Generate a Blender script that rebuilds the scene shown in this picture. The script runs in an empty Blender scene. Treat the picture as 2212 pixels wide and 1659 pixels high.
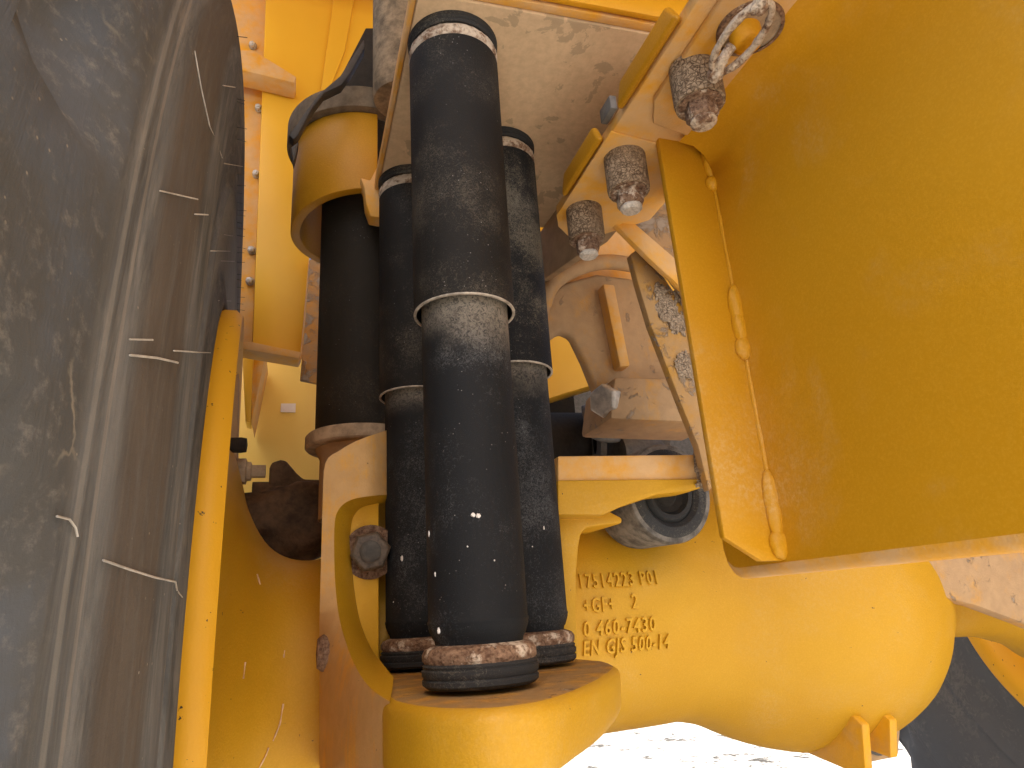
import bpy, bmesh, math, random
from mathutils import Vector, Matrix
random.seed(7)
S = bpy.context.scene
C = S.collection

# ------------------------------------------------------------------ camera
FOC = 1450.0                      # focal length in pixels of a 2212 px wide picture
def nrm(v): return Vector(v).normalized()
_Y = nrm((-476, -515, FOC)); _Z = Vector((-290, 4338, FOC)); _Z = (_Z - _Y*_Z.dot(_Y)).normalized()
_X = -_Y.cross(_Z); _X = _X if _X[0] > 0 else -_X
RIGHT = Vector((_X[0], _Y[0], _Z[0])); UP = Vector((_X[1], _Y[1], _Z[1])); FWD = Vector((_X[2], _Y[2], _Z[2]))
cam = bpy.data.cameras.new('camera'); cam.sensor_width = 36; cam.lens = 36*FOC/2212
cam.clip_start = 0.01; cam.clip_end = 500
co = bpy.data.objects.new('camera', cam); C.objects.link(co)
co.matrix_world = Matrix((RIGHT, UP, -FWD)).transposed().to_4x4()
S.camera = co
def ray(px, py): return RIGHT*((px-1106)/FOC) + UP*((829-py)/FOC) + FWD
def at(px, py, ax, v):            # the point where a sight line meets a plane of the machine
    r = ray(px, py); return r*(v/r['xyz'.index(ax)])
GZ = -1.40                        # ground below the lens

# ------------------------------------------------------------------ light
SUN_EL, SUN_AZ = 56, 188          # azimuth of the sun, degrees clockwise from +Y
W = bpy.data.worlds.new('World'); S.world = W; W.use_nodes = True
nt = W.node_tree; bg = nt.nodes['Background']
sky = nt.nodes.new('ShaderNodeTexSky'); sky.sky_type = 'NISHITA'; sky.sun_disc = False
sky.sun_elevation = math.radians(SUN_EL); sky.sun_rotation = math.radians(SUN_AZ); sky.dust_density = 6; sky.air_density = .8
nt.links.new(sky.outputs[0], bg.inputs[0]); bg.inputs[1].default_value = 0.14
sl = bpy.data.lights.new('sun', 'SUN'); sl.energy = 4.5; sl.angle = math.radians(0.6); sl.color = (1, .95, .87)
so = bpy.data.objects.new('sun', sl); C.objects.link(so)
_d = Vector((math.sin(math.radians(SUN_AZ))*math.cos(math.radians(SUN_EL)), math.cos(math.radians(SUN_AZ))*math.cos(math.radians(SUN_EL)), math.sin(math.radians(SUN_EL))))
so.rotation_euler = _d.to_track_quat('Z', 'Y').to_euler(); so.location = (0, -3, 6)
S.view_settings.view_transform = 'Standard'; S.view_settings.look = 'None'
S.view_settings.gamma = 1; S.view_settings.use_curve_mapping = False
S.view_settings.exposure = 1.12
S.cycles.max_bounces = 8; S.cycles.diffuse_bounces = 5; S.cycles.glossy_bounces = 2

# ------------------------------------------------------------------ materials
class N:
    def __init__(s, name):
        s.m = bpy.data.materials.new(name); s.m.use_nodes = True; s.t = s.m.node_tree
        s.b = s.t.nodes['Principled BSDF']; s.pos = None
    def n(s, ty, **k):
        o = s.t.nodes.new(ty)
        for a, v in k.items(): setattr(o, a, v)
        return o
    def put(s, sock, v):
        if hasattr(v, 'is_output') or isinstance(v, bpy.types.NodeSocket): s.t.links.new(v, sock)
        else: sock.default_value = v
    def coord(s, local=False):
        if local: return s.n('ShaderNodeTexCoord').outputs['Object']
        if s.pos is None: s.pos = s.n('ShaderNodeNewGeometry').outputs['Position']
        return s.pos
    def noise(s, scale, detail=4, rough=.6, vec=None, stretch=None, dist=0):
        v = vec or s.coord()
        if stretch:
            mp = s.n('ShaderNodeMapping'); s.put(mp.inputs['Vector'], v); mp.inputs['Scale'].default_value = stretch; v = mp.outputs[0]
        o = s.n('ShaderNodeTexNoise'); s.put(o.inputs['Vector'], v)
        o.inputs['Scale'].default_value = scale; o.inputs['Detail'].default_value = detail
        o.inputs['Roughness'].default_value = rough; o.inputs['Distortion'].default_value = dist
        return o.outputs['Fac']
    def vor(s, scale, feature='F1', vec=None, rnd=1):
        o = s.n('ShaderNodeTexVoronoi', feature=feature); s.put(o.inputs['Vector'], vec or s.coord()); o.inputs['Scale'].default_value = scale
        return o.outputs['Distance']
    def ramp(s, fac, a, b, lo=0., hi=1.):
        o = s.n('ShaderNodeMapRange', interpolation_type='SMOOTHSTEP'); s.put(o.inputs[0], fac)
        o.inputs[1].default_value = a; o.inputs[2].default_value = b; o.inputs[3].default_value = lo; o.inputs[4].default_value = hi
        return o.outputs[0]
    def mul(s, a, b, op='MULTIPLY'):
        o = s.n('ShaderNodeMath', operation=op); s.put(o.inputs[0], a); s.put(o.inputs[1], b); o.use_clamp = op in ('ADD', 'MULTIPLY'); return o.outputs[0]
    def mix(s, f, a, b):
        o = s.n('ShaderNodeMix', data_type='RGBA'); s.put(o.inputs[0], f)
        for sock, v in ((o.inputs[6], a), (o.inputs[7], b)):
            if isinstance(v, tuple): v = v + (1,) if len(v) == 3 else v
            s.put(sock, v)
        return o.outputs[2]
    def bump(s, h, dist, strength=1, prev=None):
        o = s.n('ShaderNodeBump'); s.put(o.inputs['Height'], h); o.inputs['Distance'].default_value = dist; o.inputs['Strength'].default_value = strength
        if prev is not None: s.put(o.inputs['Normal'], prev)
        return o.outputs[0]
    def out(s, col, rough=.5, nrmal=None, metal=0, coat=0, spec=.5):
        s.put(s.b.inputs['Base Color'], col if not isinstance(col, tuple) else col+(1,)); s.put(s.b.inputs['Roughness'], rough)
        s.b.inputs['Metallic'].default_value = metal; s.b.inputs['Specular IOR Level'].default_value = spec
        s.b.inputs['Coat Weight'].default_value = coat; s.b.inputs['Coat Roughness'].default_value = .25
        if nrmal is not None: s.put(s.b.inputs['Normal'], nrmal)
        return s.m

DUST = (.50, .35, .215); MUD = (.30, .235, .175)
def paint(name, dust=.15, haze=0., streak=0., fine=.6, scale=6., base=(.68, .33, .012), chips=.0, mud=0., rough=.45, tan=DUST, dark=(.34, .225, .125)):
    k = N(name)
    big = k.noise(scale*.35, 3, .55); med = k.noise(scale*2.2, 5, .65); tiny = k.noise(330, 2, .7)
    col = k.mix(k.ramp(big, .3, .7), base, tuple(c*d for c, d in zip(base, (.93, .88, .8))))
    col = k.mix(k.ramp(tiny, .40, .75, 0, .18), col, (.78, .44, .05))
    f = k.ramp(med, .72-dust*.85, 1.02-dust*.75)
    if streak:
        st = k.noise(40, 4, .75, stretch=(1, 1, .05)); f = k.mul(f, k.ramp(st, .62-streak*.4, .75, 0, .85), 'ADD')
    f = k.mul(f, min(1, dust*1.25+.10))
    speck = k.ramp(k.noise(120, 3, .75), .68, .73, 0, .5)
    f = k.mul(f, k.mul(speck, min(1., dust*1.4+.05)), 'ADD')
    col = k.mix(f, col, k.mix(k.noise(scale*6, 4, .65), tan, dark))
    if mud:
        mm = k.ramp(k.noise(scale*3.4, 6, .72, dist=.5), .64-mud*.35, .72-mud*.3); col = k.mix(mm, col, k.mix(k.noise(110, 4, .7), MUD, (.40, .32, .24)))
    if haze:
        hz = k.mul(k.ramp(k.noise(4.5, 5, .6, dist=.4), .46, .72), k.ramp(k.noise(150, 4, .75), .42, .66, .25, 1)); col = k.mix(k.mul(hz, haze), col, (.58, .40, .17))
    if chips:
        ch = k.ramp(k.noise(75, 4, .6), .73-chips*.1, .745-chips*.1); col = k.mix(ch, col, (.045, .03, .022))
    nb_ = k.bump(k.noise(260, 3, .6), .0011*fine, .6)
    if mud: nb_ = k.bump(mm, .004, .8, nb_)
    r = k.mul(k.mul(f, .4), rough, 'ADD')
    return k.out(col, r, nb_, coat=.0, spec=.3)
def rubber(name, dust=.35, scale=105., base=(.0085, .0095, .0115), tint=(.185, .16, .125), fade=.5, band=None):
    k = N(name)
    a = k.noise(scale, 5, .72, dist=1.6); b = k.noise(6, 3, .6); c = k.vor(120)
    w = k.noise(scale*2.1, 4, .75, dist=2.2)
    lvl = k.ramp(b, .28, .72, -.11, .11)
    f = k.ramp(k.mul(a, lvl, 'ADD'), .62-dust*.22, .80-dust*.22, 0, .8)
    f2 = k.ramp(k.mul(w, lvl, 'ADD'), .66-dust*.2, .74-dust*.2, 0, .6)
    sp = k.ramp(c, .12, .05, 0, .6)
    col = k.mix(k.ramp(b, .32, .75, 0, min(1., dust*fade)), base, (.060, .053, .044))
    col = k.mix(f2, col, tint)
    col = k.mix(k.mul(f, .55), col, tuple(min(1, t*1.15) for t in tint))
    col = k.mix(k.mul(sp, k.ramp(k.noise(17, 2), .52, .62)), col, (.42, .40, .38))
    if band:
        sz = k.n('ShaderNodeSeparateXYZ'); k.put(sz.inputs[0], k.coord()); col = k.mix(k.mul(k.ramp(k.mul(sz.outputs[2], k.mul(k.ramp(b, .3, .7), .05), 'ADD'), band[0], band[1], 0, .85), k.ramp(a, .34, .58, .15, 1)), col, (.27, .235, .185))
    nb_ = k.bump(w, .0007, .8)
    return k.out(col, k.ramp(f, 0, .7, .68, .95), nb_, spec=.22)
def rust(name, pale=.35):
    k = N(name); a = k.noise(150, 6, .75); b = k.noise(45, 5, .7); v = k.vor(210)
    col = k.mix(k.ramp(a, .35, .65), (.125, .066, .040), (.30, .19, .12))
    col = k.mix(k.ramp(b, .62-pale*.3, .72-pale*.2), col, (.58, .48, .37))
    return k.out(col, .85, k.bump(k.mul(a, v, 'ADD'), .0035, 1), spec=.25)
def plain(name, col, rough=.5, metal=0, bump=.0006, var=.5, scale=60):
    k = N(name); a = k.noise(scale, 6, .7); c = k.mix(k.ramp(a, .3, .7, 0, 1), tuple(x*(1-var*.5) for x in col), tuple(min(1, x*(1+var*.5)) for x in col))
    return k.out(c, rough, k.bump(a, bump*2, .7), metal=metal)
def crust(name, c1=(.24, .17, .11), c2=(.42, .31, .20), dark=(.10, .062, .040)):     # cracked dried mud
    k = N(name); p = k.coord(); nn = k.n('ShaderNodeTexNoise'); k.put(nn.inputs['Vector'], p); nn.inputs['Scale'].default_value = 85; nn.inputs['Detail'].default_value = 3
    sc = k.n('ShaderNodeVectorMath', operation='SCALE'); k.put(sc.inputs[0], nn.outputs['Color']); sc.inputs['Scale'].default_value = .016
    ad = k.n('ShaderNodeVectorMath', operation='ADD'); k.put(ad.inputs[0], p); k.put(ad.inputs[1], sc.outputs[0])
    v = k.vor(150, 'DISTANCE_TO_EDGE', vec=ad.outputs[0]); a = k.noise(160, 5, .75); b = k.noise(38, 4, .65)
    col = k.mix(k.ramp(a, .3, .7), c1, c2); col = k.mix(k.mul(k.ramp(v, .12, .0, 0, .85), k.ramp(b, .35, .6)), col, dark); col = k.mix(k.ramp(b, .55, .75, 0, .55), col, dark)
    return k.out(col, .95, k.bump(k.mul(k.ramp(v, 0, .2), a, 'ADD'), .003, 1), spec=.15)
def tyre_mat(name, dusty=.5):
    k = N(name); p = k.coord(True); s = k.n('ShaderNodeSeparateXYZ'); k.put(s.inputs[0], p)
    x, y, z = s.outputs
    yy = k.n('ShaderNodeMath', operation='MULTIPLY'); k.put(yy.inputs[0], y); k.put(yy.inputs[1], y)
    zz = k.n('ShaderNodeMath', operation='MULTIPLY'); k.put(zz.inputs[0], z); k.put(zz.inputs[1], z)
    ad = k.n('ShaderNodeMath', operation='ADD'); k.put(ad.inputs[0], yy.outputs[0]); k.put(ad.inputs[1], zz.outputs[0])
    sq = k.n('ShaderNodeMath', operation='SQRT'); k.put(sq.inputs[0], ad.outputs[0])
    an = k.n('ShaderNodeMath', operation='ARCTAN2'); ny = k.n('ShaderNodeMath', operation='MULTIPLY'); k.put(ny.inputs[0], y); ny.inputs[1].default_value = -1; k.put(an.inputs[0], z); k.put(an.inputs[1], ny.outputs[0])
    cb = k.n('ShaderNodeCombineXYZ'); k.put(cb.inputs[0], sq.outputs[0]); k.put(cb.inputs[1], an.outputs[0]); k.put(cb.inputs[2], x)
    pol = cb.outputs[0]
    rr = sq.outputs[0]
    strk = k.noise(48, 6, .75, vec=pol, stretch=(1, .14, .6), dist=.5)
    strk2 = k.noise(120, 4, .7, vec=pol, stretch=(1, .05, .6))
    blot = k.noise(7, 5, .65); fin = k.noise(75, 5, .75); c = k.vor(100); c2 = k.vor(45)
    col = k.mix(k.ramp(strk, .36, .68), (.072, .073, .071), (.172, .165, .150))
    col = k.mix(k.ramp(strk2, .50, .75, 0, .5), col, (.225, .215, .195))
    col = k.mix(k.ramp(blot, .42, .68, 0, .7), col, (.110, .112, .112))
    def ring(r0, w, amt, colr):
        nonlocal col
        d = k.mul(k.mul(rr, r0, 'SUBTRACT'), 0, 'ADD'); ab = k.n('ShaderNodeMath', operation='ABSOLUTE'); sb = k.n('ShaderNodeMath', operation='SUBTRACT'); k.put(sb.inputs[0], rr); sb.inputs[1].default_value = r0; k.put(ab.inputs[0], sb.outputs[0])
        col = k.mix(k.mul(k.ramp(ab.outputs[0], w, w*.55, 0, amt), k.ramp(strk2, .25, .55, .55, 1)), col, colr)
    ring(.765, .085, .8, (.26, .245, .21))
    ring(1.085, .045, .75, (.088, .066, .046))
    out = k.ramp(rr, 1.150, 1.175)
    blue = k.mix(k.ramp(blot, .36, .62), (.090, .101, .116), (.080, .079, .074))
    blue = k.mix(k.ramp(fin, .50, .80, 0, .6), blue, (.25, .23, .20))
    col = k.mix(out, col, blue)
    ring(1.138, .0018, .35, (.28, .24, .19)); ring(1.152, .002, .3, (.27, .24, .19))
    ve = k.n('ShaderNodeTexVoronoi', feature='DISTANCE_TO_EDGE')
    wv = k.n('ShaderNodeVectorMath', operation='ADD'); k.put(wv.inputs[0], p)
    nn = k.n('ShaderNodeTexNoise'); k.put(nn.inputs['Vector'], p); nn.inputs['Scale'].default_value = 11; nn.inputs['Detail'].default_value = 7
    sc = k.n('ShaderNodeVectorMath', operation='SCALE'); k.put(sc.inputs[0], nn.outputs['Color']); sc.inputs['Scale'].default_value = .14; k.put(wv.inputs[1], sc.outputs[0])
    k.put(ve.inputs['Vector'], wv.outputs[0]); ve.inputs['Scale'].default_value = 4.8
    line = k.mul(k.ramp(ve.outputs['Distance'], .014, .0, 0, .5), k.mul(k.ramp(k.noise(6.5, 3), .54, .64), out))
    col = k.mix(line, col, (.42, .365, .27))
    col = k.mix(k.mul(k.ramp(c, .11, .05), k.ramp(k.noise(21, 2), .52, .66, 0, .7)), col, (.34, .29, .22))
    col = k.mix(k.mul(k.ramp(c2, .05, .03), k.ramp(k.noise(12, 2), .5, .6, 0, .8)), col, (.40, .35, .28))
    nb_ = k.bump(k.mul(strk, k.mul(fin, .6), 'ADD'), .0016, .7)
    return k.out(col, .86, nb_, spec=.22)

M = {}
M['paint'] = paint('yellow_paint', dust=.08)
M['plate'] = paint('yellow_plate_paint', haze=.62, dust=.05, scale=3, fine=.25, base=(.57, .285, .008), rough=.45)
M['cast'] = paint('cast_yellow_paint', haze=.28, chips=.08, dust=.08, fine=1.1, base=(.555, .305, .011), rough=.5)
M['castdust'] = paint('dusty_cast_paint', dust=.68, mud=.12, streak=.2, fine=1.3, base=(.64, .31, .02), tan=(.52, .35, .19), dark=(.31, .205, .12))
M['streak'] = paint('streaked_dirty_paint', dust=.50, streak=.85, fine=1.2, chips=.3, base=(.76, .38, .025), tan=(.68, .47, .26), dark=(.42, .28, .15))
M['dustp'] = paint('dusty_orange_paint', dust=.52, fine=1.0, base=(.76, .37, .025), tan=(.72, .50, .28), dark=(.52, .345, .185))
M['clamp'] = paint('clamp_paint', dust=.16, fine=.8, base=(.46, .22, .008))
M['mudp'] = paint('muddy_paint', dust=.6, mud=.45, fine=1.2, base=(.58, .26, .02), tan=(.42, .28, .16))
M['brace'] = paint('brace_paint', dust=.55, mud=.30, fine=1.2, base=(.52, .26, .02), tan=(.44, .30, .16))
M['bright'] = paint('clean_yellow_panel', dust=.04, base=(.82, .47, .04), rough=.35)
M['rim'] = paint('wheel_rim_paint', dust=.08, chips=.45, base=(.80, .42, .02))
M['tube'] = rubber('tube_rubber', .36, scale=150, base=(.010, .0095, .0088), tint=(.115, .10, .077), fade=.35)
M['tubelow'] = rubber('tube_rubber_clean', .30, scale=150, base=(.009, .0105, .0125), tint=(.115, .118, .122), fade=.18, band=(.36, .44))
M['tube2'] = rubber('tube_rubber_dusty', .62, scale=150, tint=(.20, .175, .13))
M['tube3'] = rubber('strut_rubber', .22, scale=60, base=(.020, .016, .011), tint=(.07, .055, .036))
M['boot'] = rubber('boot_rubber', .38, base=(.028, .029, .030), tint=(.17, .15, .12))
M['lip'] = plain('worn_lip', (.38, .335, .275), .7, var=.9, scale=70)
M['rust'] = rust('rust', .35); M['rustp'] = rust('rust_dusty', .80); M['rustd'] = rust('rust_dark', .0)
M['tyre'] = tyre_mat('tyre_rubber'); M['tyre2'] = rubber('far_tyre_rubber', .45, scale=14, base=(.115, .115, .114), tint=(.17, .16, .145))
M['hair'] = plain('vent_hair', (.40, .37, .32), .6); M['hairb'] = plain('vent_hair_dark', (.03, .028, .025), .6)
M['dirtsteel'] = plain('dusty_steel', (.36, .27, .175), .85, var=.7, scale=28, bump=.001)
k = N('dusty_plate')
_a = k.noise(11, 6, .62, dist=.5); _b = k.noise(60, 5, .7); _c = k.noise(3.5, 3)
_col = k.mix(k.ramp(_b, .3, .7), (.68, .50, .31), (.57, .415, .255))
_col = k.mix(k.ramp(_a, .585, .605, 0, .62), _col, (.34, .265, .17)); _col = k.mix(k.ramp(_c, .45, .8, 0, .35), _col, (.42, .30, .18))
M['dplate'] = k.out(_col, .9, k.bump(_b, .0012, .7), spec=.2)
M['crust'] = crust('dried_mud'); M['crustg'] = crust('grey_mud', (.20, .175, .15), (.33, .29, .245), (.11, .09, .075))
M['mudclump'] = crust('mud_clump', (.31, .24, .165), (.44, .35, .25), (.14, .10, .07))
M['zinc'] = plain('dull_zinc', (.52, .48, .42), .45, .35, var=.5); M['bolttip'] = plain('bare_bolt_end', (.62, .57, .50), .55, .2, var=.6, scale=180, bump=.002)
M['dark'] = plain('dark_grease_and_shade', (.022, .018, .014), .95); M['dark2'] = plain('dark_grey_casting', (.075, .068, .058), .6, var=.6)  # the near-black one also colours sheets that stand in for unlit hollows
M['panelgrey'] = plain('grey_panel', (.13, .125, .115), .6)
M['flap'] = plain('rubber_flap', (.035, .033, .032), .6, var=.5); M['sticker'] = plain('white_sticker', (.86, .80, .78), .5, var=.05)
M['seattop'] = paint('dirty_shelf_top', dust=.58, scale=11, mud=.10, fine=1.6, base=(.58, .28, .012), tan=(.36, .24, .125), dark=(.17, .11, .058))
M['wallbrown'] = plain('brown_dust_wall', (.33, .22, .12), .9, var=.4, scale=14)
M['eye'] = plain('mud_smeared_steel', (.13, .115, .095), .8, var=1.1, scale=35, bump=.001)
M['collar'] = plain('dark_dusty_collar', (.17, .13, .085), .9, var=.6, scale=40)
M['pipe'] = plain('rusty_dusty_pipe', (.24, .175, .105), .85, var=1.0, scale=26, bump=.001)
M['fleck'] = plain('paint_fleck', (.75, .72, .68), .6, var=.2)
M['boltbrown'] = plain('greasy_brown_bolt', (.11, .08, .055), .5, var=.9, scale=90)
M['scuff'] = plain('pale_scuff', (.72, .50, .30), .7, var=.4)
M['letters'] = paint('cast_letter_paint', dust=.03, fine=.2, base=(.60, .335, .014))
M['lug'] = paint('dusty_lug_paint', dust=.34, fine=1., base=(.72, .38, .015), tan=(.55, .37, .19))
M['pocket'] = paint('clean_pocket_paint', dust=.05, fine=1.5, base=(.80, .44, .025))
M['pale'] = paint('bounce_lit_yellow_panel', dust=.04, base=(.90, .64, .17), rough=.35)  # paler than its neighbours, standing in for bounced sunlight on the lower panel
M['brown'] = plain('brown_rust_dirt', (.085, .05, .026), .9, var=1.1, scale=22, bump=.003)

# ------------------------------------------------------------------ mesh helpers
def tag(o, label=None, cat=None, group=None, kind=None):
    for a, v in (('label', label), ('category', cat), ('group', group), ('kind', kind)):
        if v: o[a] = v
    return o
def thing(name, label, cat, loc=(0, 0, 0), group=None):
    o = bpy.data.objects.new(name, None); C.objects.link(o); o.location = loc; o.empty_display_size = .05
    return tag(o, label, cat, group)
def origin(o):
    v = Vector((0, 0, 0))
    while o is not None: v += o.location; o = o.parent
    return v
def obj(name, bm, mat, parent=None, smooth=40, bevel=0, seg=2, label=None, local=False, sub=0):
    bmesh.ops.remove_doubles(bm, verts=bm.verts, dist=1e-6)
    bmesh.ops.recalc_face_normals(bm, faces=bm.faces)
    if bevel:
        es = [e for e in bm.edges if len(e.link_faces) == 2 and e.calc_face_angle(0) > math.radians(32)]
        bmesh.ops.bevel(bm, geom=es, offset=bevel, segments=seg, profile=.5, affect='EDGES', clamp_overlap=True)
    if smooth:
        for f in bm.faces: f.smooth = True
        for e in bm.edges:
            if len(e.link_faces) == 2 and e.calc_face_angle(0) > math.radians(smooth): e.smooth = False
    if parent is not None and not local: bm.transform(Matrix.Translation(-origin(parent)))
    me = bpy.data.meshes.new(name); bm.to_mesh(me); bm.free()
    me.materials.append(M[mat] if isinstance(mat, str) else mat)
    o = bpy.data.objects.new(name, me); C.objects.link(o); o.parent = parent
    if label: o['label'] = label
    return o
def nb(): return bmesh.new()
def box(bm, lo, hi):
    lo, hi = Vector(lo), Vector(hi); vs = [bm.verts.new((x, y, z)) for x in (lo.x, hi.x) for y in (lo.y, hi.y) for z in (lo.z, hi.z)]
    for q in ((0, 1, 3, 2), (4, 6, 7, 5), (0, 4, 5, 1), (2, 3, 7, 6), (0, 2, 6, 4), (1, 5, 7, 3)): bm.faces.new([vs[i] for i in q])
    return bm
def prism(bm, pts, off):          # polygon in space pushed along off
    off = Vector(off); a = [bm.verts.new(p) for p in pts]; b = [bm.verts.new(Vector(p)+off) for p in pts]; n = len(a)
    bm.faces.new(a); bm.faces.new(b[::-1])
    for i in range(n): bm.faces.new((a[i], b[i], b[(i+1) % n], a[(i+1) % n]))
    return bm
def frame_of(ax):
    ax = Vector(ax).normalized(); t = Vector((0, 0, 1)) if abs(ax.z) < .9 else Vector((1, 0, 0))
    u = ax.cross(t).normalized(); return u, ax.cross(u)
def lathe(bm, prof, c, ax=(0, 0, 1), n=48, a0=0, a1=360, closed=False, wob=0, seed=0):
    # prof: list of (radius, distance along the axis)
    c = Vector(c); ax = Vector(ax).normalized(); u, v = frame_of(ax); full = abs(a1-a0) >= 360; m = n if full else n+1; rings = []
    R = random.Random(seed)
    for (r, t) in prof:
        if r < 1e-6: rings.append([bm.verts.new(c+ax*t)]*m); continue
        ring = []
        for i in range(m):
            a = math.radians(a0+(a1-a0)*i/n); rr = r*(1+wob*(R.random()-.5)) if wob else r
            ring.append(bm.verts.new(c+ax*t+u*(rr*math.cos(a))+v*(rr*math.sin(a))))
        rings.append(ring)
    L = list(zip(rings, rings[1:]))+([(rings[-1], rings[0])] if closed else [])
    for A, B in L:
        for i in range(m if full else m-1):
            j = (i+1) % m; q = []
            for w in (A[i], A[j], B[j], B[i]):
                if w not in q: q.append(w)
            if len(q) > 2:
                try: bm.faces.new(q)
                except ValueError: pass
    return bm
def hexhead(bm, c, ax, r, h, spin=0):
    lathe(bm, [(0, 0), (r, 0), (r, h*.85), (r*.86, h), (0, h)], c, ax, 6, spin, 360+spin); return bm
def sweep(bm, path, r, n=10, closed=False):
    path = [Vector(p) for p in path]; k = len(path); rings = []; u = None
    for i, p in enumerate(path):
        a = path[(i-1) % k] if (closed or i) else p; b = path[(i+1) % k] if (closed or i < k-1) else p
        d = (b-a).normalized()
        if u is None: u, v = frame_of(d)
        else: u = (u-d*u.dot(d)).normalized(); v = d.cross(u)
        rr = r[i] if isinstance(r, (list, tuple)) else r
        rings.append([bm.verts.new(p+u*(rr*math.cos(2*math.pi*j/n))+v*(rr*math.sin(2*math.pi*j/n))) for j in range(n)])
    for i in range(k if closed else k-1):
        A, B = rings[i], rings[(i+1) % k]
        for j in range(n): bm.faces.new((A[j], A[(j+1) % n], B[(j+1) % n], B[j]))
    if not closed: bm.faces.new(rings[0][::-1]); bm.faces.new(rings[-1])
    return bm
def lump(bm, c, r, seed=0, sub=3, amp=.35):
    R = bmesh.ops.create_icosphere(bm, subdivisions=sub, radius=1)
    from mathutils import noise as mn
    for v in R['verts']:
        p = v.co.copy(); k = 1+amp*mn.noise(p*1.7+Vector((seed*3.1, seed, 0)))+amp*.5*mn.noise(p*4.3+Vector((0, seed*2.3, 0)))
        v.co = Vector((p.x*r[0], p.y*r[1], p.z*r[2]))*k+Vector(c)
    return bm
def poly_at(pts, ax, v): return [at(x, y, ax, v) for x, y in pts]
def smoothcurve(pts, n=6):        # Catmull-Rom through 2D or 3D points
    pts = [Vector(p) for p in pts]; out = []
    for i in range(len(pts)-1):
        p0 = pts[max(i-1, 0)]; p1, p2 = pts[i], pts[i+1]; p3 = pts[min(i+2, len(pts)-1)]
        for j in range(n):
            t = j/n; out.append(.5*((2*p1)+(p2-p0)*t+(2*p0-5*p1+4*p2-p3)*t*t+(3*p1-p0-3*p2+p3)*t**3))
    out.append(pts[-1]); return out

# ------------------------------------------------------------------ ground
k = N('pale_gravel'); _a = k.noise(9, 6, .7); _b = k.vor(22); _c = k.noise(1.2, 3); _d2 = k.noise(3.2, 5, .75)
_g = k.mix(k.ramp(_a, .35, .62), (.36, .34, .31), (.58, .56, .52)); _g = k.mix(k.ramp(_c, .3, .7, 0, .3), _g, (.62, .59, .54))
_g = k.mix(k.ramp(_d2, .53, .63, 0, .93), _g, (.05, .047, .042))  # dark specks coloured in for the shade between stones
M['gravel'] = k.out(_g, .95, k.bump(k.mul(_a, _b, 'ADD'), .03, .6), spec=.1)
bm = nb(); vs = [bm.verts.new(p) for p in ((-150, -150, GZ), (150, -150, GZ), (150, 250, GZ), (-150, 250, GZ))]; bm.faces.new(vs)
tag(obj('ground', bm, 'gravel', smooth=0), kind='structure')

# ------------------------------------------------------------------ body of the hauler overhead
t = thing('dump_body', 'yellow steel underside of the machine body above everything, floor unseen and sized for shade', 'vehicle body', (1.2, 0, 2.6))
obj('shade_floor_plate', box(nb(), (-.62, -1.45, 2.60), (3.4, 2.28, 2.70)), 'paint', t, bevel=.004)  # out of view; edges placed to keep direct sun off the machine
for y in (.9, 1.95): obj('cross_rib', box(nb(), (-.5, y, 2.45), (3.2, y+.08, 2.599)), 'paint', t, bevel=.004)
obj('hoist_beam', box(nb(), (.20, .52, 1.02), (1.5, .66, 1.30)), 'paint', t, bevel=.01)

# ------------------------------------------------------------------ wheels
WC = Vector((0, 1.53, 0)); YAW = math.radians(4)
def tyre_profile():
    # (x, r) from the rim seat over the inner sidewall to the tread
    return smoothcurve([(-.20, .60), (-.172, .622), (-.161, .636), (-.170, .70), (-.168, .76), (-.158, .825), (-.1565, .842), (-.163, .853), (-.158, .90), (-.151, .96), (-.150, 1.02), (-.158, 1.08), (-.171, 1.125), (-.1775, 1.142), (-.179, 1.150), (-.1825, 1.157), (-.186, 1.175), (-.199, 1.22), (-.218, 1.285), (-.250, 1.345), (-.275, 1.37), (-.41, 1.39), (-.80, 1.39)], 4)
def wheel(x0, side, label, full=True):
    t = thing('wheel', label, 'wheel', (x0, WC.y, WC.z), 'wheels of the machine')
    if full: t.rotation_euler = (0, 0, YAW)
    pr = tyre_profile(); bm = nb(); n = 220; rings = []
    for p in pr:
        x, r = p[0], p[1]; ring = []
        for i in range(n):
            a = 2*math.pi*i/n; d = 0
            if r > 1.17:      # shoulder lugs
                lug = (a*26/(2*math.pi)+(r-1.17)*1.5) % 1
                k = max(0, min(1, (abs(lug-.5)-.30)/.05)); w = min(1, (r-1.17)/.05)
                d = -.030*k*w
            ring.append(bm.verts.new((side*(x+d), r*math.cos(a), r*math.sin(a))))
        rings.append(ring)
    for A, B in zip(rings, rings[1:]):
        for i in range(n): bm.faces.new((A[i], A[(i+1) % n], B[(i+1) % n], B[i]))
    ty = obj('tyre', bm, 'tyre' if full else 'tyre2', t, local=True, smooth=50)
    bm = nb()
    prof = [(.600, -.21), (.612, -.19), (.625, -.160), (.626, -.140), (.615, -.128), (.585, -.130), (.560, -.150), (.54, -.26), (.40, -.30), (.30, -.28)]
    lathe(bm, [(r, side*x) for r, x in prof], (0, 0, 0), (1, 0, 0), 160)
    obj('rim', bm, 'rim', t, local=True, smooth=50)
    return t, ty
tw, tyre = wheel(0, 1, 'huge dusty black tyre on a yellow rim, filling the left edge')
wheel(2.34, -1, 'far black tyre with a yellow rim at the lower right corner', False)
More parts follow.
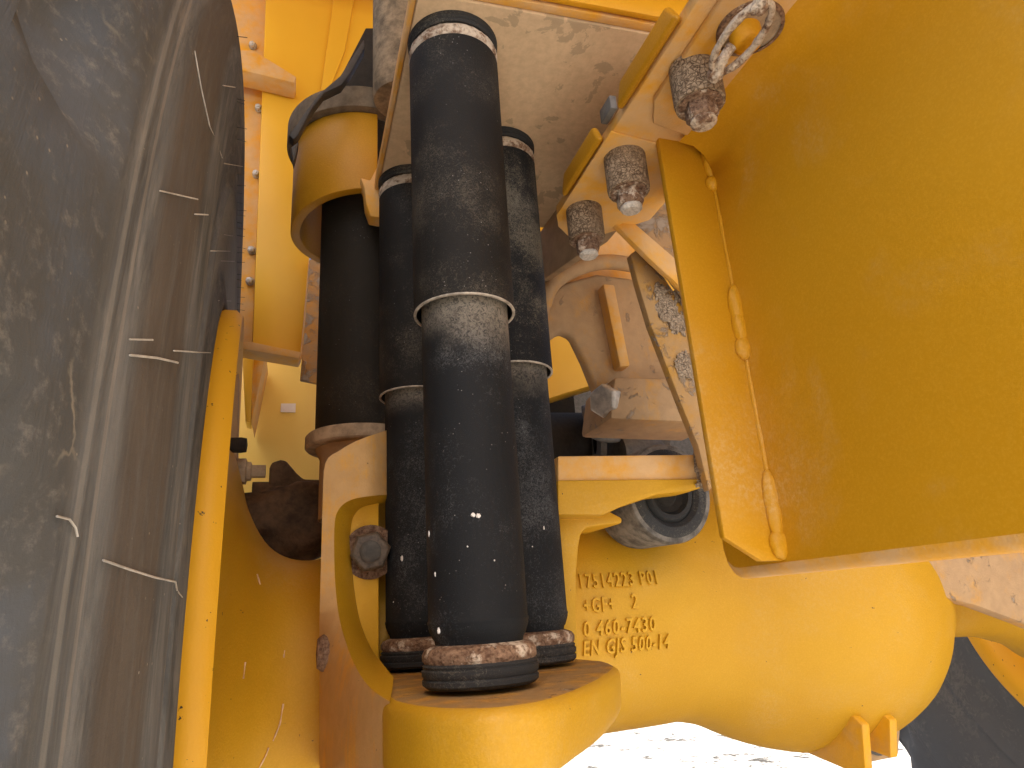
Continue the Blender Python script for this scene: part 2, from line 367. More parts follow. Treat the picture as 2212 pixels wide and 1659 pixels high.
# rubber vent hairs on the near sidewall: start pixel, end pixel, sidewall plane
TM = Matrix.Translation(WC) @ Matrix.Rotation(YAW, 4, 'Z')
TI = TM.inverted()
def tyre_hit(px, py):
    d = ray(px, py); best = None
    dl = TI.to_3x3() @ d; ol = TI @ Vector((0, 0, 0))
    from mathutils.bvhtree import BVHTree
    global _bvh
    try: _bvh
    except NameError: _bvh = BVHTree.FromPolygons([v.co.copy() for v in tyre.data.vertices], [list(p.vertices) for p in tyre.data.polygons])
    h = _bvh.ray_cast(ol, dl.normalized()); return h
def hair(path, mat, r=.0006):
    pts = []
    for (x, y, lift) in path:
        h = tyre_hit(x, y)
        if h[0] is None: return
        pts.append(h[0]+h[1]*lift if h[1].x > 0 else h[0]-h[1]*lift)
    obj('rubber_hair', sweep(nb(), pts, r, 5), mat, tyre, local=True)
for a, b in (((342, 412), (415, 430)), ((418, 462), (438, 463)), ((452, 541), (493, 541)), ((276, 733), (315, 735)), ((372, 757), (412, 760)), ((412, 760), (448, 762)), ((482, 352), (520, 358)), ((470, 649), (496, 649)), ((476, 563), (503, 563)), ((480, 184), (500, 187)), ((482, 506), (498, 508))):
    hair([(*a, .001), (*b, .004)], 'hair')
hair([(277, 767, .001), (330, 773, .002), (377, 783, .002)], 'hair', .0008)
hair([(218, 1210, .001), (270, 1230, .002), (325, 1247, .002), (372, 1257, .002), (380, 1275, .001), (392, 1290, .001)], 'hair', .0007)
hair([(118, 1115, .001), (140, 1122, .002), (155, 1140, .002), (160, 1160, .002)], 'hair', .0006)
hair([(418, 110, .001), (432, 190, .001), (450, 270, .001), (478, 340, .001)], 'hair', .0006)
for yy in (78, 213, 219, 274, 300, 376, 400, 415, 437, 453, 464, 480, 492, 508, 533, 545, 566, 592, 603, 620, 641, 655, 668, 690, 700, 715):
    h = tyre_hit(512, yy); 
    if h[0] is None: continue
    L = random.uniform(.010, .022); e = h[0]+Vector((L, random.uniform(-.002, .002), random.uniform(-.002, .002)))
    obj('rubber_hair', sweep(nb(), [h[0], h[0]*.5+e*.5, e], .0007, 4), 'hairb', tyre, local=True)

# ------------------------------------------------------------------ axle housing
AY, AZ = 1.53, -.03
ax = thing('axle_housing', 'yellow cast axle housing with raised casting numbers and a round differential bulge', 'axle', (.6, AY, AZ))
prof = [(-.15, .36), (-.13, .355), (-.115, .32), (-.095, .265), (-.06, .215), (-.02, .19), (.03, .182), (.09, .19), (.16, .215), (.24, .24), (.40, .245), (.60, .245), (.78, .242), (.84, .241), (.91, .254), (1.00, .288), (1.07, .312), (1.15, .334), (1.24, .342), (1.33, .334), (1.41, .307), (1.475, .262), (1.525, .217), (1.56, .177), (1.60, .147), (1.68, .130), (1.82, .130), (1.90, .145), (2.00, .175), (2.08, .21), (2.14, .24), (2.18, .245)]
HS = smoothcurve([(a, b) for a, b in prof], 4)
def hous_r(x):
    for p, q in zip(HS, HS[1:]):
        if p[0] <= x <= q[0]: return p[1]+(q[1]-p[1])*(x-p[0])/max(1e-9, q[0]-p[0])
    return .2
bm = nb(); lathe(bm, [(p[1], p[0]) for p in HS], (0, AY, AZ), (1, 0, 0), 128)
for v in bm.verts:
    q = max(0, min(1, (.24-v.co.x)/.20)); q = q*q*(3-2*q); v.co.z = AZ-.085*q+(v.co.z-AZ)*(1+.30*q); v.co.y = AY+(v.co.y-AY)*(1+.12*q)
from mathutils import noise as MN
for v in bm.verts:
    c_ = Vector((0, v.co.y-AY, v.co.z-AZ)); rad = c_.length
    if rad > .01 and v.co.x > .25: v.co += c_/rad*(.010*MN.noise(v.co*4.5)*min(1, max(0, (v.co.x-.78)*6))+.0012*MN.noise(v.co*16))
obj('casting_body', bm, 'cast', ax, smooth=60)
# cast lettering, raised from the surface
def letters(s, p0, p1, pz, h, slant=.06):
    cu = bpy.data.curves.new('t', 'FONT'); cu.body = s; cu.size = 1; cu.extrude = .5; cu.resolution_u = 2; cu.offset = .012; cu.space_character = 1.15
    o = bpy.data.objects.new('t', cu); C.objects.link(o); bpy.context.view_layer.update()
    me = bpy.data.meshes.new_from_object(o.evaluated_get(bpy.context.evaluated_depsgraph_get())); bpy.data.objects.remove(o); bpy.data.curves.remove(cu)
    xs = [v.co.x for v in me.vertices]; ys = [v.co.y for v in me.vertices]; W_, H_ = max(xs)-min(xs), .73
    x0 = min(xs)
    for v in me.vertices:
        u = (v.co.x-x0)/W_*(p1-p0)+p0; w = v.co.y/H_*h; z = pz+w+(u-p0)*.0; u += w*slant
        R = hous_r(u); y = AY-math.sqrt(R*R-(z-AZ)**2)-(.0068 if v.co.z > 0 else -.002)
        v.co = (u, y, z)
    bm = nb(); bm.from_mesh(me); bpy.data.meshes.remove(me)
    return obj('cast_lettering', bm, 'letters', ax, smooth=0)
YF = AY-.245
def lx(px, py): p = at(px, py, 'y', YF); return p.x, p.z
for s, a, b in (('17514223 P01', (1256, 1268), (1424, 1258)), ('+GF+', (1260, 1322), (1327, 1316)), ('2', (1364, 1311), (1378, 1310)), ('0 460-7430', (1259, 1372), (1416, 1360)), ('EN GJS 500-14', (1262, 1413), (1450, 1399))):
    p, q = lx(*a), lx(*b); letters(s, p[0], q[0], (p[1]+q[1])/2-.002, .0285)
# upper ledge of the casting
def yz_prism(px_pts, y0, y1, name, mat, parent, bevel=.004, **k):
    pts = poly_at(px_pts, 'y', y0); return obj(name, prism(nb(), pts, (0, y1-y0, 0)), mat, parent, bevel=bevel, **k)
yz_prism([(1205, 984), (1505, 981), (1530, 992), (1530, 1040), (1205, 1043)], 1.14, 1.195, 'upper_ledge', 'dustp', ax, .005)
yz_prism([(1205, 1036), (1520, 1033), (1520, 1052), (1490, 1060), (1420, 1068), (1340, 1095), (1305, 1112), (1205, 1112)], 1.132, 1.195, 'ledge_lip', 'cast', ax, .005)
yz_prism([(1205, 1100), (1310, 1100), (1345, 1118), (1345, 1130), (1268, 1139), (1256, 1152), (1251, 1180), (1246, 1240), (1245, 1330), (1252, 1415), (1205, 1420)], 1.18, 1.40, 'ledge_web', 'cast', ax, .008)
# gusset web and cylinder seat (one casting with the axle)
ZT = -.092
nose = []
def P2(px, py, z=ZT): p = at(px, py, 'z', z); return (p.x, p.y)
out2 = smoothcurve([(.107, .90, 0), (.108, .842, 0), (.124, .778, 0), (.146, .736, 0), (.177, .705, 0), (.212, .697, 0), (.255, .710, 0), (.309, .760, 0), (.371, .835, 0), (.425, .912, 0), (.462, .972, 0)], 5)
pl = [(p.x, p.y, ZT) for p in out2]+[(.475, 1.00, ZT), (.490, 1.05, ZT), (.500, 1.10, ZT), (.47, 1.40, ZT), (.08, 1.40, ZT), (.10, 1.0, ZT)]
bm = nb(); prism(bm, pl, (0, 0, -.066))
for v in bm.verts:
    if v.co.z < ZT-.01:
        v.co.z -= max(0, .30-v.co.x)*.10
        if v.co.x > .30: v.co.x -= (v.co.x-.30)*.04
seat = obj('cylinder_seat', bm, 'cast', ax, bevel=.016, seg=5, label='rounded yellow cast shelf carrying the three cylinders')
seat.data.materials.append(M['seattop'])
for f in seat.data.polygons:
    if f.normal.z > .93: f.material_index = 1
def loft(rows):                    # surface through lists of points
    bm = nb(); V = [[bm.verts.new(p) for p in r] for r in rows]
    for A, B in zip(V, V[1:]):
        for k_ in range(len(A)-1): bm.faces.new((A[k_], A[k_+1], B[k_+1], B[k_]))
    return bm
armA = [(848, 1068, 1.27), (808, 1070, 1.21), (765, 1077, 1.20), (740, 1090, 1.20), (726, 1112, 1.20), (722, 1145, 1.20), (722, 1200, 1.20), (724, 1260, 1.195), (732, 1330, 1.17), (748, 1390, 1.12), (771, 1445, 1.04), (801, 1487, .95), (842, 1515, .862)]
armB = [(848, 1086, 1.28), (812, 1088, 1.26), (785, 1094, 1.258), (768, 1108, 1.258), (760, 1128, 1.258), (757, 1160, 1.258), (760, 1205, 1.258), (764, 1262, 1.256), (774, 1325, 1.252), (786, 1365, 1.245), (802, 1400, 1.22), (822, 1428, 1.16), (850, 1462, 1.00)]
armO = [(848, 925, 1.27), (808, 938, 1.212), (770, 952, 1.202), (735, 972, 1.202), (703, 1000, 1.202), (697, 1090, 1.203), (694, 1190, 1.203), (692, 1270, 1.203), (690, 1350, 1.203), (690, 1420, 1.203), (690, 1500, 1.20), (690, 1590, 1.195), (690, 1700, 1.19)]
def curve3(L): return smoothcurve([at(x, y, 'y', d) for x, y, d in L], 4)
cA, cB, cO = curve3(armA), curve3(armB), curve3(armO)
mid = [a*.5+b*.5+Vector((0, -.006, 0)) for a, b in zip(cA, cB)]
cA2 = [a.lerp(o, .10) for a, o in zip(cA, cO)]
arm = obj('arm_face', loft([[p+Vector((.01, .22, 0)) for p in cO], cO, cA2, cA]), 'streak', ax, smooth=50)
obj('arm_corner', loft([[cA[-1], cO[-1]], [at(842, 1720, 'y', .862), at(690, 1720, 'y', 1.19)]]), 'streak', ax)
obj('arm_fillet', loft([cA, mid, cB]), 'cast', ax, smooth=60)
obj('post_face', prism(nb(), [(.07, 1.259, .26), (.146, 1.259, .26), (.146, 1.259, -.1), (.07, 1.259, -.1)], (0, .17, 0)), 'pocket', ax, bevel=.004)
obj('post_back', prism(nb(), [(.147, 1.345, .285), (.26, 1.345, .285), (.26, 1.345, -.1), (.147, 1.345, -.1)], (0, .12, 0)), 'pocket', ax)
# bolt in the pocket
def bolt(c, axd, r, h, parent, wash=True, mats=('boltbrown', 'rustd', 'dark2'), spin=10, name='bolt'):
    axd = Vector(axd).normalized(); c = Vector(c)
    b = obj(name, hexhead(nb(), c+axd*.006, axd, r, h, spin), mats[0], parent, bevel=.0012)
    if wash: obj('washer', lathe(nb(), [(0, 0), (r*1.32, 0), (r*1.32, .006), (r*.5, .0065)], c, axd, 32), mats[1], b)
    obj('stud_end', lathe(nb(), [(r*.52, 0), (r*.52, h*.5), (r*.42, h*.58), (0, h*.58)], c+axd*(h*.95), axd, 20), mats[2], b)
    return b
bolt(at(800, 1192, 'y', 1.257), (-.1, -1, -.05), .036, .026, ax)
obj('pin_cap', lathe(nb(), [(0, -.012), (.022, -.010), (.030, 0), (.030, .02), (0, .02)], at(682, 1412, 'y', 1.20)+Vector((.012, 0, 0)), (1, 0, 0), 28, wob=.04), 'rustd', ax)
# drain plug lugs below the differential
for px, top, bot in ((1862, 1566, 1690), (1922, 1556, 1645)):
    a, b = at(px, top, 'y', 1.27), at(px, bot, 'y', 1.27)
    obj('guard_lug', prism(nb(), [a, Vector((a.x, 1.36, a.z+.06)), Vector((a.x, 1.46, b.z+.02)), Vector((a.x, 1.29, b.z))], (.021, 0, 0)), 'lug', ax, bevel=.004)
yz_prism([(1872, 1560), (1950, 1550), (1944, 1636), (1872, 1650)], 1.37, 1.52, 'plug_boss', 'castdust', ax, .01)
p = at(1892, 1588, 'y', 1.366)
obj('drain_plug', lathe(nb(), [(0, .004), (.013, .004), (.013, .013), (.028, .013), (.032, .010), (.032, 0)], p, (0, -1, -.1), 32), 'cast', ax)
obj('plug_socket', box(nb(), p+Vector((-.010, -.0085, -.013)), p+Vector((.010, -.0065, .013))), 'brown', ax)
obj('plug_seal', lathe(nb(), [(.033, 0), (.040, 0), (.040, .006), (.033, .006)], p, (0, -1, -.1), 36), 'dark2', ax)
# cast pad on the right neck
obj('neck_pad', lathe(nb(), [(0, 0), (.085, 0), (.085, .012), (.078, .017), (0, .017)], (1.80, AY-.150, AZ+.09), (0, -1, .25), 36), 'cast', ax)

# ------------------------------------------------------------------ three telescopic cylinders
def cylinder(x, y, mat_o, mat_i, label, seed):
    t = thing('suspension_cylinder', label, 'cylinder', (x, y, ZT+.004), 'telescopic cylinders on the cast shelf')
    L = lambda pr, n=64, **k: lathe(nb(), pr, (x, y, 0), (0, 0, 1), n, **k)
    obj('lower_boot', L([(.03, -.086), (.066, -.086), (.071, -.082), (.0715, -.077), (.069, -.075), (.0715, -.072), (.072, -.066), (.0695, -.064), (.071, -.061), (.068, -.058), (.03, -.058)]), 'boot', t)
    obj('lower_rust_ring', L([(.05, -.061), (.066, -.061), (.0705, -.055), (.0705, -.048), (.067, -.042), (.056, -.038), (.05, -.038)], 72, wob=.018, seed=seed), 'rust', t)
    inner = obj('inner_tube', L([(.04, -.042), (.054, -.040), (.0555, -.033), (.058, -.030), (.0625, -.018), (.0625, -.0155), (.0634, -.0135), (.0634, -.011), (.0622, -.0095), (.0622, .45), (.0, .45)]), mat_i, t)
    o = obj('outer_tube', L([(.0695, .50), (.0695, .4065), (.0728, .4065), (.0728, .854), (.04, .854)]), mat_o, t)
    obj('worn_lip', L([(.0694, .4066), (.0695, .4048), (.0732, .4048), (.0734, .4060), (.0730, .4072)]), 'lip', o)
    obj('upper_rust_ring', L([(.05, .852), (.068, .853), (.0735, .862), (.0735, .872), (.068, .880), (.05, .882)], 72, wob=.018, seed=seed+3), 'rustp', t)
    obj('upper_boot', L([(.05, .881), (.071, .881), (.0735, .885), (.0715, .888), (.0745, .891), (.075, .8985), (.05, .8985)]), 'boot', t)
    return t
c0 = at(1032, 1320, 'y', .865)
t0 = cylinder(.223, .865, 'tube', 'tubelow', 'nearest black telescopic cylinder, in front of the other two', 1)
t1 = cylinder(.372, 1.106, 'tube2', 'tubelow', 'right-hand black telescopic cylinder behind the nearest one', 2)
t2 = cylinder(.220, 1.261, 'tube', 'tubelow', 'left-hand black telescopic cylinder beside the wide dark strut', 3)

# ------------------------------------------------------------------ wide strut
SX, SY = .135, 1.49
st = thing('suspension_strut', 'wide dark strut tube standing on a dusty flange under a yellow clamp', 'strut', (SX, SY, .36))
obj('strut_tube', lathe(nb(), [(.05, .385), (.098, .385), (.1015, .40), (.1015, 1.2), (.05, 1.2)], (SX, SY, 0), n=64), 'tube3', st)
obj('flange', lathe(nb(), [(.03, .352), (.118, .352), (.122, .356), (.122, .378), (.117, .384), (.03, .385)], (SX, SY, 0), n=64), 'dirtsteel', st)
obj('flange_foot', lathe(nb(), [(.09, .20), (.09, .33), (.10, .3515), (.03, .3515)], (SX, SY, 0), n=48), 'castdust', st)

# ------------------------------------------------------------------ frame: top mount, wall, clamp
fr = thing('chassis_frame', 'yellow chassis frame with a dust-covered mount plate above the cylinders', 'frame', (.4, 1.1, .9))
mp = [(.150, .62, .8995), (.60, .62, .8995), (.60, 1.36, .8995), (.185, 1.40, .8995), (.150, 1.37, .8995)]
obj('mount_plate', prism(nb(), [(.150, .775, .899), (.70, .755, .899), (.70, 1.36, .899), (.195, 1.40, .899), (.150, 1.37, .899)], (0, 0, .03)), 'dplate', fr, bevel=.003)
obj('mount_edge', prism(nb(), [(.141, .760, .903), (.705, .738, .903), (.705, .754, .903), (.149, .774, .903), (.149, 1.38, .903), (.141, 1.38, .903)], (0, 0, .026)), 'dustp', fr, bevel=.002)
obj('front_lip', prism(nb(), [(.132, .745, .905), (.72, .722, .905), (.72, .733, .905), (.132, .756, .905)], (0, 0, .05)), 'paint', fr, bevel=.002)
obj('side_wall', prism(nb(), [(.590, .78, .898), (.555, 1.60, .898), (.545, 1.60, .80), (.575, 1.10, .705), (.590, .78, .715)], (.02, 0, 0)), 'wallbrown', fr, bevel=.002)
# clamp shell round the strut, open at the front right
def shell(r0, r1, z0f, z1, a0, a1, n, name, mat, parent, c=(SX, SY)):
    bm = nb(); rows = []
    for i in range(n+1):
        a = math.radians(a0+(a1-a0)*i/n); z0 = z0f(a0+(a1-a0)*i/n); cs, sn = math.cos(a), math.sin(a)
        rows.append([bm.verts.new((c[0]+r*cs, c[1]+r*sn, z)) for r, z in ((r0, z0), (r1, z0), (r1, z1), (r0, z1))])
    for A, B in zip(rows, rows[1:]):
        for j in range(4): bm.faces.new((A[j], A[(j+1) % 4], B[(j+1) % 4], B[j]))
    bm.faces.new(rows[0]); bm.faces.new(rows[-1][::-1])
    return obj(name, bm, mat, parent, bevel=.002)
shell(.150, .172, lambda a: .885+.035*max(0, (a-180)/95), 1.125, 100, 275, 48, 'clamp_shell', 'clamp', fr)
yz_prism([(778, 382), (800, 388), (845, 300), (845, 462), (822, 470), (800, 466), (791, 440), (787, 405)], 1.30, 1.34, 'clamp_tab', 'dustp', fr, .004)
shell(.150, .190, lambda a: 1.127, 1.185, 95, 300, 48, 'clamp_collar', 'collar', fr)
# upper pipe
obj('upper_pipe', lathe(nb(), [(.02, 1.125), (.068, 1.125), (.072, 1.132), (.072, 2.3)], (.205, 1.265, 0), n=48), 'pipe', fr)

fl = thing('rubber_flap', 'torn black rubber flap curling round the yellow clamp', 'flap', (SX, SY, 1.12))
yz_prism([(624, 291), (655, 247), (688, 203), (735, 163), (768, 112), (786, 84), (788, 102), (760, 152), (738, 182), (700, 200), (672, 236), (652, 275), (643, 292), (634, 300)], 1.262, 1.29, 'flap_sheet', 'flap', fl, .002)
yz_prism([(628, 318), (645, 305), (640, 330), (634, 350)], 1.262, 1.29, 'torn_corner', 'flap', fl, .002)
cv = thing('strut_cavity', 'dark sheet standing in for the shaded hollow behind the flap, beside the rusty upper pipe', 'cavity', at(750, 180, 'y', 1.62))
yz_prism([(694, 206), (728, 180), (790, 60), (900, 60), (900, 230), (720, 230)], 1.60, 1.66, 'void_shade_sheet', 'dark', cv, .002)  # flat dark sheet in place of the shade inside the hollow

# ------------------------------------------------------------------ bolted rail
rl = thing('bolted_rail', 'dusty orange frame rail with three mud-caked sleeve bolts hanging from it', 'rail', (.54, .75, .7))
RZ = .70
def rail_plate(y0, y1, x0, x1, z, th, name, mat, bev=.006): return obj(name, box(nb(), (x0, y0, z), (x1, y1, z+th)), mat, rl, bevel=bev)
obj('flange_plate', prism(nb(), [(.455, .10, RZ), (.640, .10, RZ), (.640, 1.0, RZ), (.53, 1.11, RZ), (.470, 1.06, RZ), (.452, 1.02, RZ)], (0, 0, .022)), 'dustp', rl, bevel=.004)
obj('far_plate', prism(nb(), [(.449, .775, RZ-.004), (.60, .79, RZ-.004), (.60, 1.0, RZ-.004), (.52, 1.10, RZ-.004), (.466, 1.05, RZ-.004), (.449, 1.015, RZ-.004)], (0, 0, .0035)), 'dustp', rl, bevel=.001)
obj('near_plate', prism(nb(), [(.470, .12, RZ-.012), (.625, .12, RZ-.012), (.625, .76, RZ-.012), (.50, .735, RZ-.012), (.478, .69, RZ-.012)], (0, 0, .0115)), 'dustp', rl, bevel=.003)
for (a, b) in ((.30, .50), (.56, .735), (.80, .965)):      # spacer blocks along the left edge
    obj('spacer_block', prism(nb(), [(.452, a, RZ+.003), (.452, b, RZ+.003), (.452, b-.018, RZ+.040), (.452, a+.018, RZ+.040)], (-.013, 0, 0)), 'clamp', rl, bevel=.006, seg=3)
    obj('grey_shim', box(nb(), (.440, a-.05, RZ+.02), (.452, a-.012, RZ+.045)), 'panelgrey', rl, bevel=.002)
def sleeve_bolt(px, py, r, h, tipmat):
    p = at(px, py, 'z', RZ-.012); x, y = p.x, p.y; z = RZ-.004
    s = obj('sleeve_bolt', lathe(nb(), [(r*.3, 0), (r, 0), (r*1.0, -h*.9), (r*.97, -h), (r*.80, -h), (r*.80, -h*.86), (0, -h*.86)], (x, y, z), n=40, wob=.012), 'crust', rl)
    obj('washer', lathe(nb(), [(0, -h*.9), (r*.86, -h*.9), (r*.86, -h*1.03), (r*.45, -h*1.05)], (x, y, z), n=32, wob=.03), 'rust', s)
    obj('hex_head', hexhead(nb(), (x, y, z-h*1.0), (0, 0, -1), r*.66, h*.42, 15), 'rust', s, bevel=.001)
    obj('bolt_end', lathe(nb(), [(r*.50, 0), (r*.52, -h*.06), (r*.40, -h*.13), (0, -h*.14)], (x, y, z-h*1.415), n=18, wob=.08), tipmat, s)
sleeve_bolt(1500, 158, .0345, .062, 'rustp'); sleeve_bolt(1350, 350, .0345, .066, 'bolttip'); sleeve_bolt(1262, 462, .0335, .064, 'bolttip')
# slotted hole with a pin, and the pull ring
p = at(1620, 60, 'z', RZ-.013)
obj('slot_plate', lathe(nb(), [(.037, 0), (.0415, 0), (.0425, .006), (.037, .006)], (p.x, p.y, RZ-.0185), (0, 0, 1), 40), 'rustd', rl)
obj('slot_recess', lathe(nb(), [(0, 0), (.0375, 0), (.0375, .002), (0, .002)], (p.x, p.y, RZ-.0165), (0, 0, 1), 40), 'dirtsteel', rl)
p = at(1612, 84, 'z', RZ-.03)
obj('lock_pin', lathe(nb(), [(.02, .03), (.020, 0), (.017, -.005), (.012, -.007), (0, -.008)], (p.x, p.y, RZ-.035), (0, 0, 1), 36), 'paint', rl)
rg = thing('pull_ring', 'rusty oval pull ring hanging over the slot in the rail', 'ring', at(1600, 85, 'z', RZ-.06))
cr = at(1600, 85, 'z', RZ-.06); d1 = (at(1655, 12, 'z', RZ-.06)-at(1540, 160, 'z', RZ-.06)); d2 = (at(1640, 105, 'z', RZ-.06)-at(1562, 60, 'z', RZ-.06))
pth = [cr+d1*.5*math.cos(2*math.pi*i/40)+d2*.36*math.sin(2*math.pi*i/40) for i in range(40)]
obj('ring', sweep(nb(), pth, [.0048*(1+.16*random.uniform(-1, 1)) for _ in pth], 10, True), 'rustp', rg)
obj('shank', sweep(nb(), smoothcurve([at(1548, 165, 'z', RZ-.065), at(1560, 130, 'z', RZ-.058), at(1580, 100, 'z', RZ-.045)], 5), [.0075*(1+.15*random.uniform(-1, 1)) for _ in range(11)], 10), 'rustp', rg)
obj('knuckle', lump(nb(), at(1546, 160, 'z', RZ-.064), (.010, .012, .009), 4), 'rustp', rg)
obj('knuckle', lump(nb(), at(1640, 12, 'z', RZ-.062), (.009, .012, .010), 5), 'rustp', rg)

# ------------------------------------------------------------------ big side plate with rib
pt = thing('side_plate', 'large smooth yellow side plate filling the right, with a welded rib at its edge', 'plate', (.63, .5, .05))
PX = .623
th = .022
bm = nb(); rows = []
for y in (-.6, -.3, 0, .15, .3, .45, .6, .7, .764, .770, .82, .86, .875, .885, .893, .899, .903, .905):
    zb = .0185+(.03-math.sqrt(max(0, .0009-(y-.875)**2)) if y > .875 else 0)
    sec = [(PX+th, zb+.012), (PX+.018, zb+.0035), (PX+.011, zb), (PX+.005, zb+.0025), (PX+.0015, zb+.008), (PX, zb+.016), (PX, .12), (PX, .25), (PX, .4), (PX, .52)]
    sec += [(PX-.0008, .57), (PX-.003, .61), (PX-.008, .645), (PX-.018, .671), (PX-.034, .685), (PX-.06, .6885)] if y < .768 else [(PX, .57), (PX, .60), (PX, .63), (PX, .66), (PX, .68), (PX, .70)]
    rows.append([(x, y, z) for x, z in sec])
rows.append([(PX+th, .905, z) for x, y, z in rows[-1]])
V = [[bm.verts.new(p) for p in r] for r in rows]
for A, B in zip(V, V[1:]):
    for k_ in range(len(A)-1): bm.faces.new((A[k_], A[k_+1], B[k_+1], B[k_]))
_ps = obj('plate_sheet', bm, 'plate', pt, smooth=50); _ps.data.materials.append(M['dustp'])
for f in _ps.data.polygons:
    if f.center.z < -.005 and f.center.x < .01 and f.normal.x > -.995 and abs(f.normal.z) > .1: f.material_index = 1  # dusty paint on the lower rim, also standing in for its bright highlight
YR = .775
rb = poly_at([(1420, 282), (1530, 325), (1692, 1205), (1688, 1211), (1645, 1211), (1565, 1160)], 'y', YR)
rb[1].x = rb[2].x = rb[3].x = PX+.002
obj('rib', prism(nb(), rb, (0, .012, 0)), 'plate', pt, bevel=.002)
def weld(px, py, rx, rz, seed):
    p = at(px, py, 'y', YR-.003); p.x = PX-.003
    obj('weld_bead', lump(nb(), p, (rx, .010, rz), seed, 4, .07), 'plate', pt)
for i, (x, y, a, b) in enumerate(((1531, 345, .012, .040), (1540, 396, .014, .014), (1586, 660, .012, .036), (1596, 705, .012, .030), (1607, 752, .0145, .018), (1668, 1070, .012, .036), (1675, 1115, .012, .034), (1684, 1175, .0155, .020))): weld(x, y, a, b, i)

wp = [at(x, y, 'y', YR-.001) for x, y in ((1534, 330), (1560, 480), (1595, 700), (1640, 940), (1690, 1200))]
for p in wp: p.x = PX-.001
obj('weld_seam', sweep(nb(), smoothcurve(wp, 14), [.0032*random.uniform(.75, 1.2) for _ in range(57)], 8), 'plate', pt)

# ------------------------------------------------------------------ brace plates under the rail
bp = thing('brace_plate', 'mud-spattered slanting brace plate behind the welded rib', 'brace', at(1480, 900, 'y', 1.06))
yz_prism([(1362, 548), (1388, 530), (1560, 780), (1580, 1000), (1532, 1060), (1508, 962), (1475, 880), (1440, 790), (1405, 700), (1378, 610)], 1.06, 1.08, 'lower_brace', 'brace', bp, .003)
yz_prism([(1285, 438), (1312, 430), (1480, 575), (1480, 628), (1400, 555)], 1.02, 1.035, 'brace_edge', 'dustp', bp, .003)
yz_prism([(1312, 428), (1420, 380), (1540, 420), (1560, 760), (1480, 640)], 1.036, 1.05, 'muddy_web', 'mudp', bp, .003)
for i, (x, y, s) in enumerate(((1440, 665, 1), (1465, 700, .8), (1425, 630, .6), (1478, 790, .9), (1470, 640, .6))):
    p = at(x, y, 'y', 1.058); obj('mud_patch', lump(nb(), p, (.020*s, .003, .026*s), i+9, 4, .8), 'mudclump', bp)

# ------------------------------------------------------------------ cast link bracket with hex bolt
lb = thing('link_bracket', 'dusty cast bracket with an arched collar and a large hex bolt at its foot', 'bracket', at(1330, 850, 'y', 1.42))
yz_prism([(1170, 650), (1215, 610), (1290, 590), (1370, 600), (1415, 690), (1445, 800), (1460, 830), (1318, 835), (1290, 850), (1262, 780), (1235, 725), (1213, 715), (1170, 745)], 1.42, 1.455, 'bracket_body', 'castdust', lb, .012, seg=3)
yz_prism([(1155, 610), (1200, 500), (1232, 470), (1300, 440), (1380, 540), (1420, 610), (1420, 660), (1155, 720)], 1.47, 1.50, 'end_plate', 'dustp', lb, .006)
yz_prism([(1303, 612), (1328, 614), (1362, 790), (1340, 792)], 1.385, 1.45, 'stiffener', 'dustp', lb, .005)
arc = smoothcurve([at(x, y, 'y', 1.40) for x, y in ((1165, 690), (1190, 620), (1235, 585), (1300, 566), (1365, 572), (1400, 590))], 6)
obj('collar_rim', sweep(nb(), arc, .020, 14), 'castdust', lb)
yz_prism([(1328, 812), (1560, 818), (1560, 915), (1318, 905)], 1.34, 1.52, 'foot_bar', 'castdust', lb, .012)
b0 = at(1308, 864, 'y', 1.37); dv = Vector((-1, -.55, -.12))
obj('hex_bolt', hexhead(nb(), b0+Vector((.02, .01, 0)), dv, .041, .042, 20), 'zinc', lb, bevel=.0025)
obj('washer', lathe(nb(), [(0, 0), (.050, 0), (.050, .008), (0, .008)], b0+Vector((.03, .02, 0)), dv, 36), 'zinc', lb)
cm = thing('cross_member', 'plain yellow cross member glimpsed behind the cast bracket', 'beam', at(1240, 790, 'y', 2.1))
yz_prism([(1100, 380), (1500, 380), (1500, 700), (1420, 812), (1300, 826), (1150, 872)], 2.1, 2.2, 'beam_face', 'bright', cm, .01)

# ------------------------------------------------------------------ rubber bushing end of the link
bu = thing('link_bushing', 'black rubber-bushed round link end below the yellow ledge', 'bushing', at(1450, 1080, 'y', 1.22))
q = at(1448, 1064, 'y', 1.20); LB = lambda pr, n=56: lathe(nb(), pr, (q.x, q.y, q.z), (-.10, 1, .02), n)
obj('steel_eye', LB([(.088, 0), (.098, 0), (.101, .004), (.101, .13), (.05, .13)]), 'eye', bu)
obj('rubber_ring', LB([(.060, .006), (.069, -.003), (.084, -.004), (.091, .001), (.091, .008), (.05, .02)]), 'boot', bu)
obj('inner_sleeve', LB([(.034, .02), (.044, .000), (.052, -.002), (.060, .008), (.061, .02)]), 'boot', bu)
obj('core_recess', LB([(0, .012), (.020, .010), (.026, .016), (.034, .012), (.038, .010)]), 'dark', bu)
obj('mud_clump', lump(nb(), at(1516, 1012, 'y', 1.135), (.013, .014, .034), 3, 4, .5), 'mudclump', bu)
obj('mud_clump', lump(nb(), at(1520, 1044, 'y', 1.13), (.016, .012, .010), 5, 4, .6), 'mudclump', bu)

ar = thing('radius_arm', 'dusty yellow sloping arm between the side plate and the axle neck', 'arm', at(2080, 1260, 'y', 1.24))
yz_prism([(1840, 1215), (2330, 1180), (2330, 1395), (2212, 1346), (2110, 1308), (1990, 1278), (1900, 1245)], 1.22, 1.26, 'arm_web', 'castdust', ar, .006)

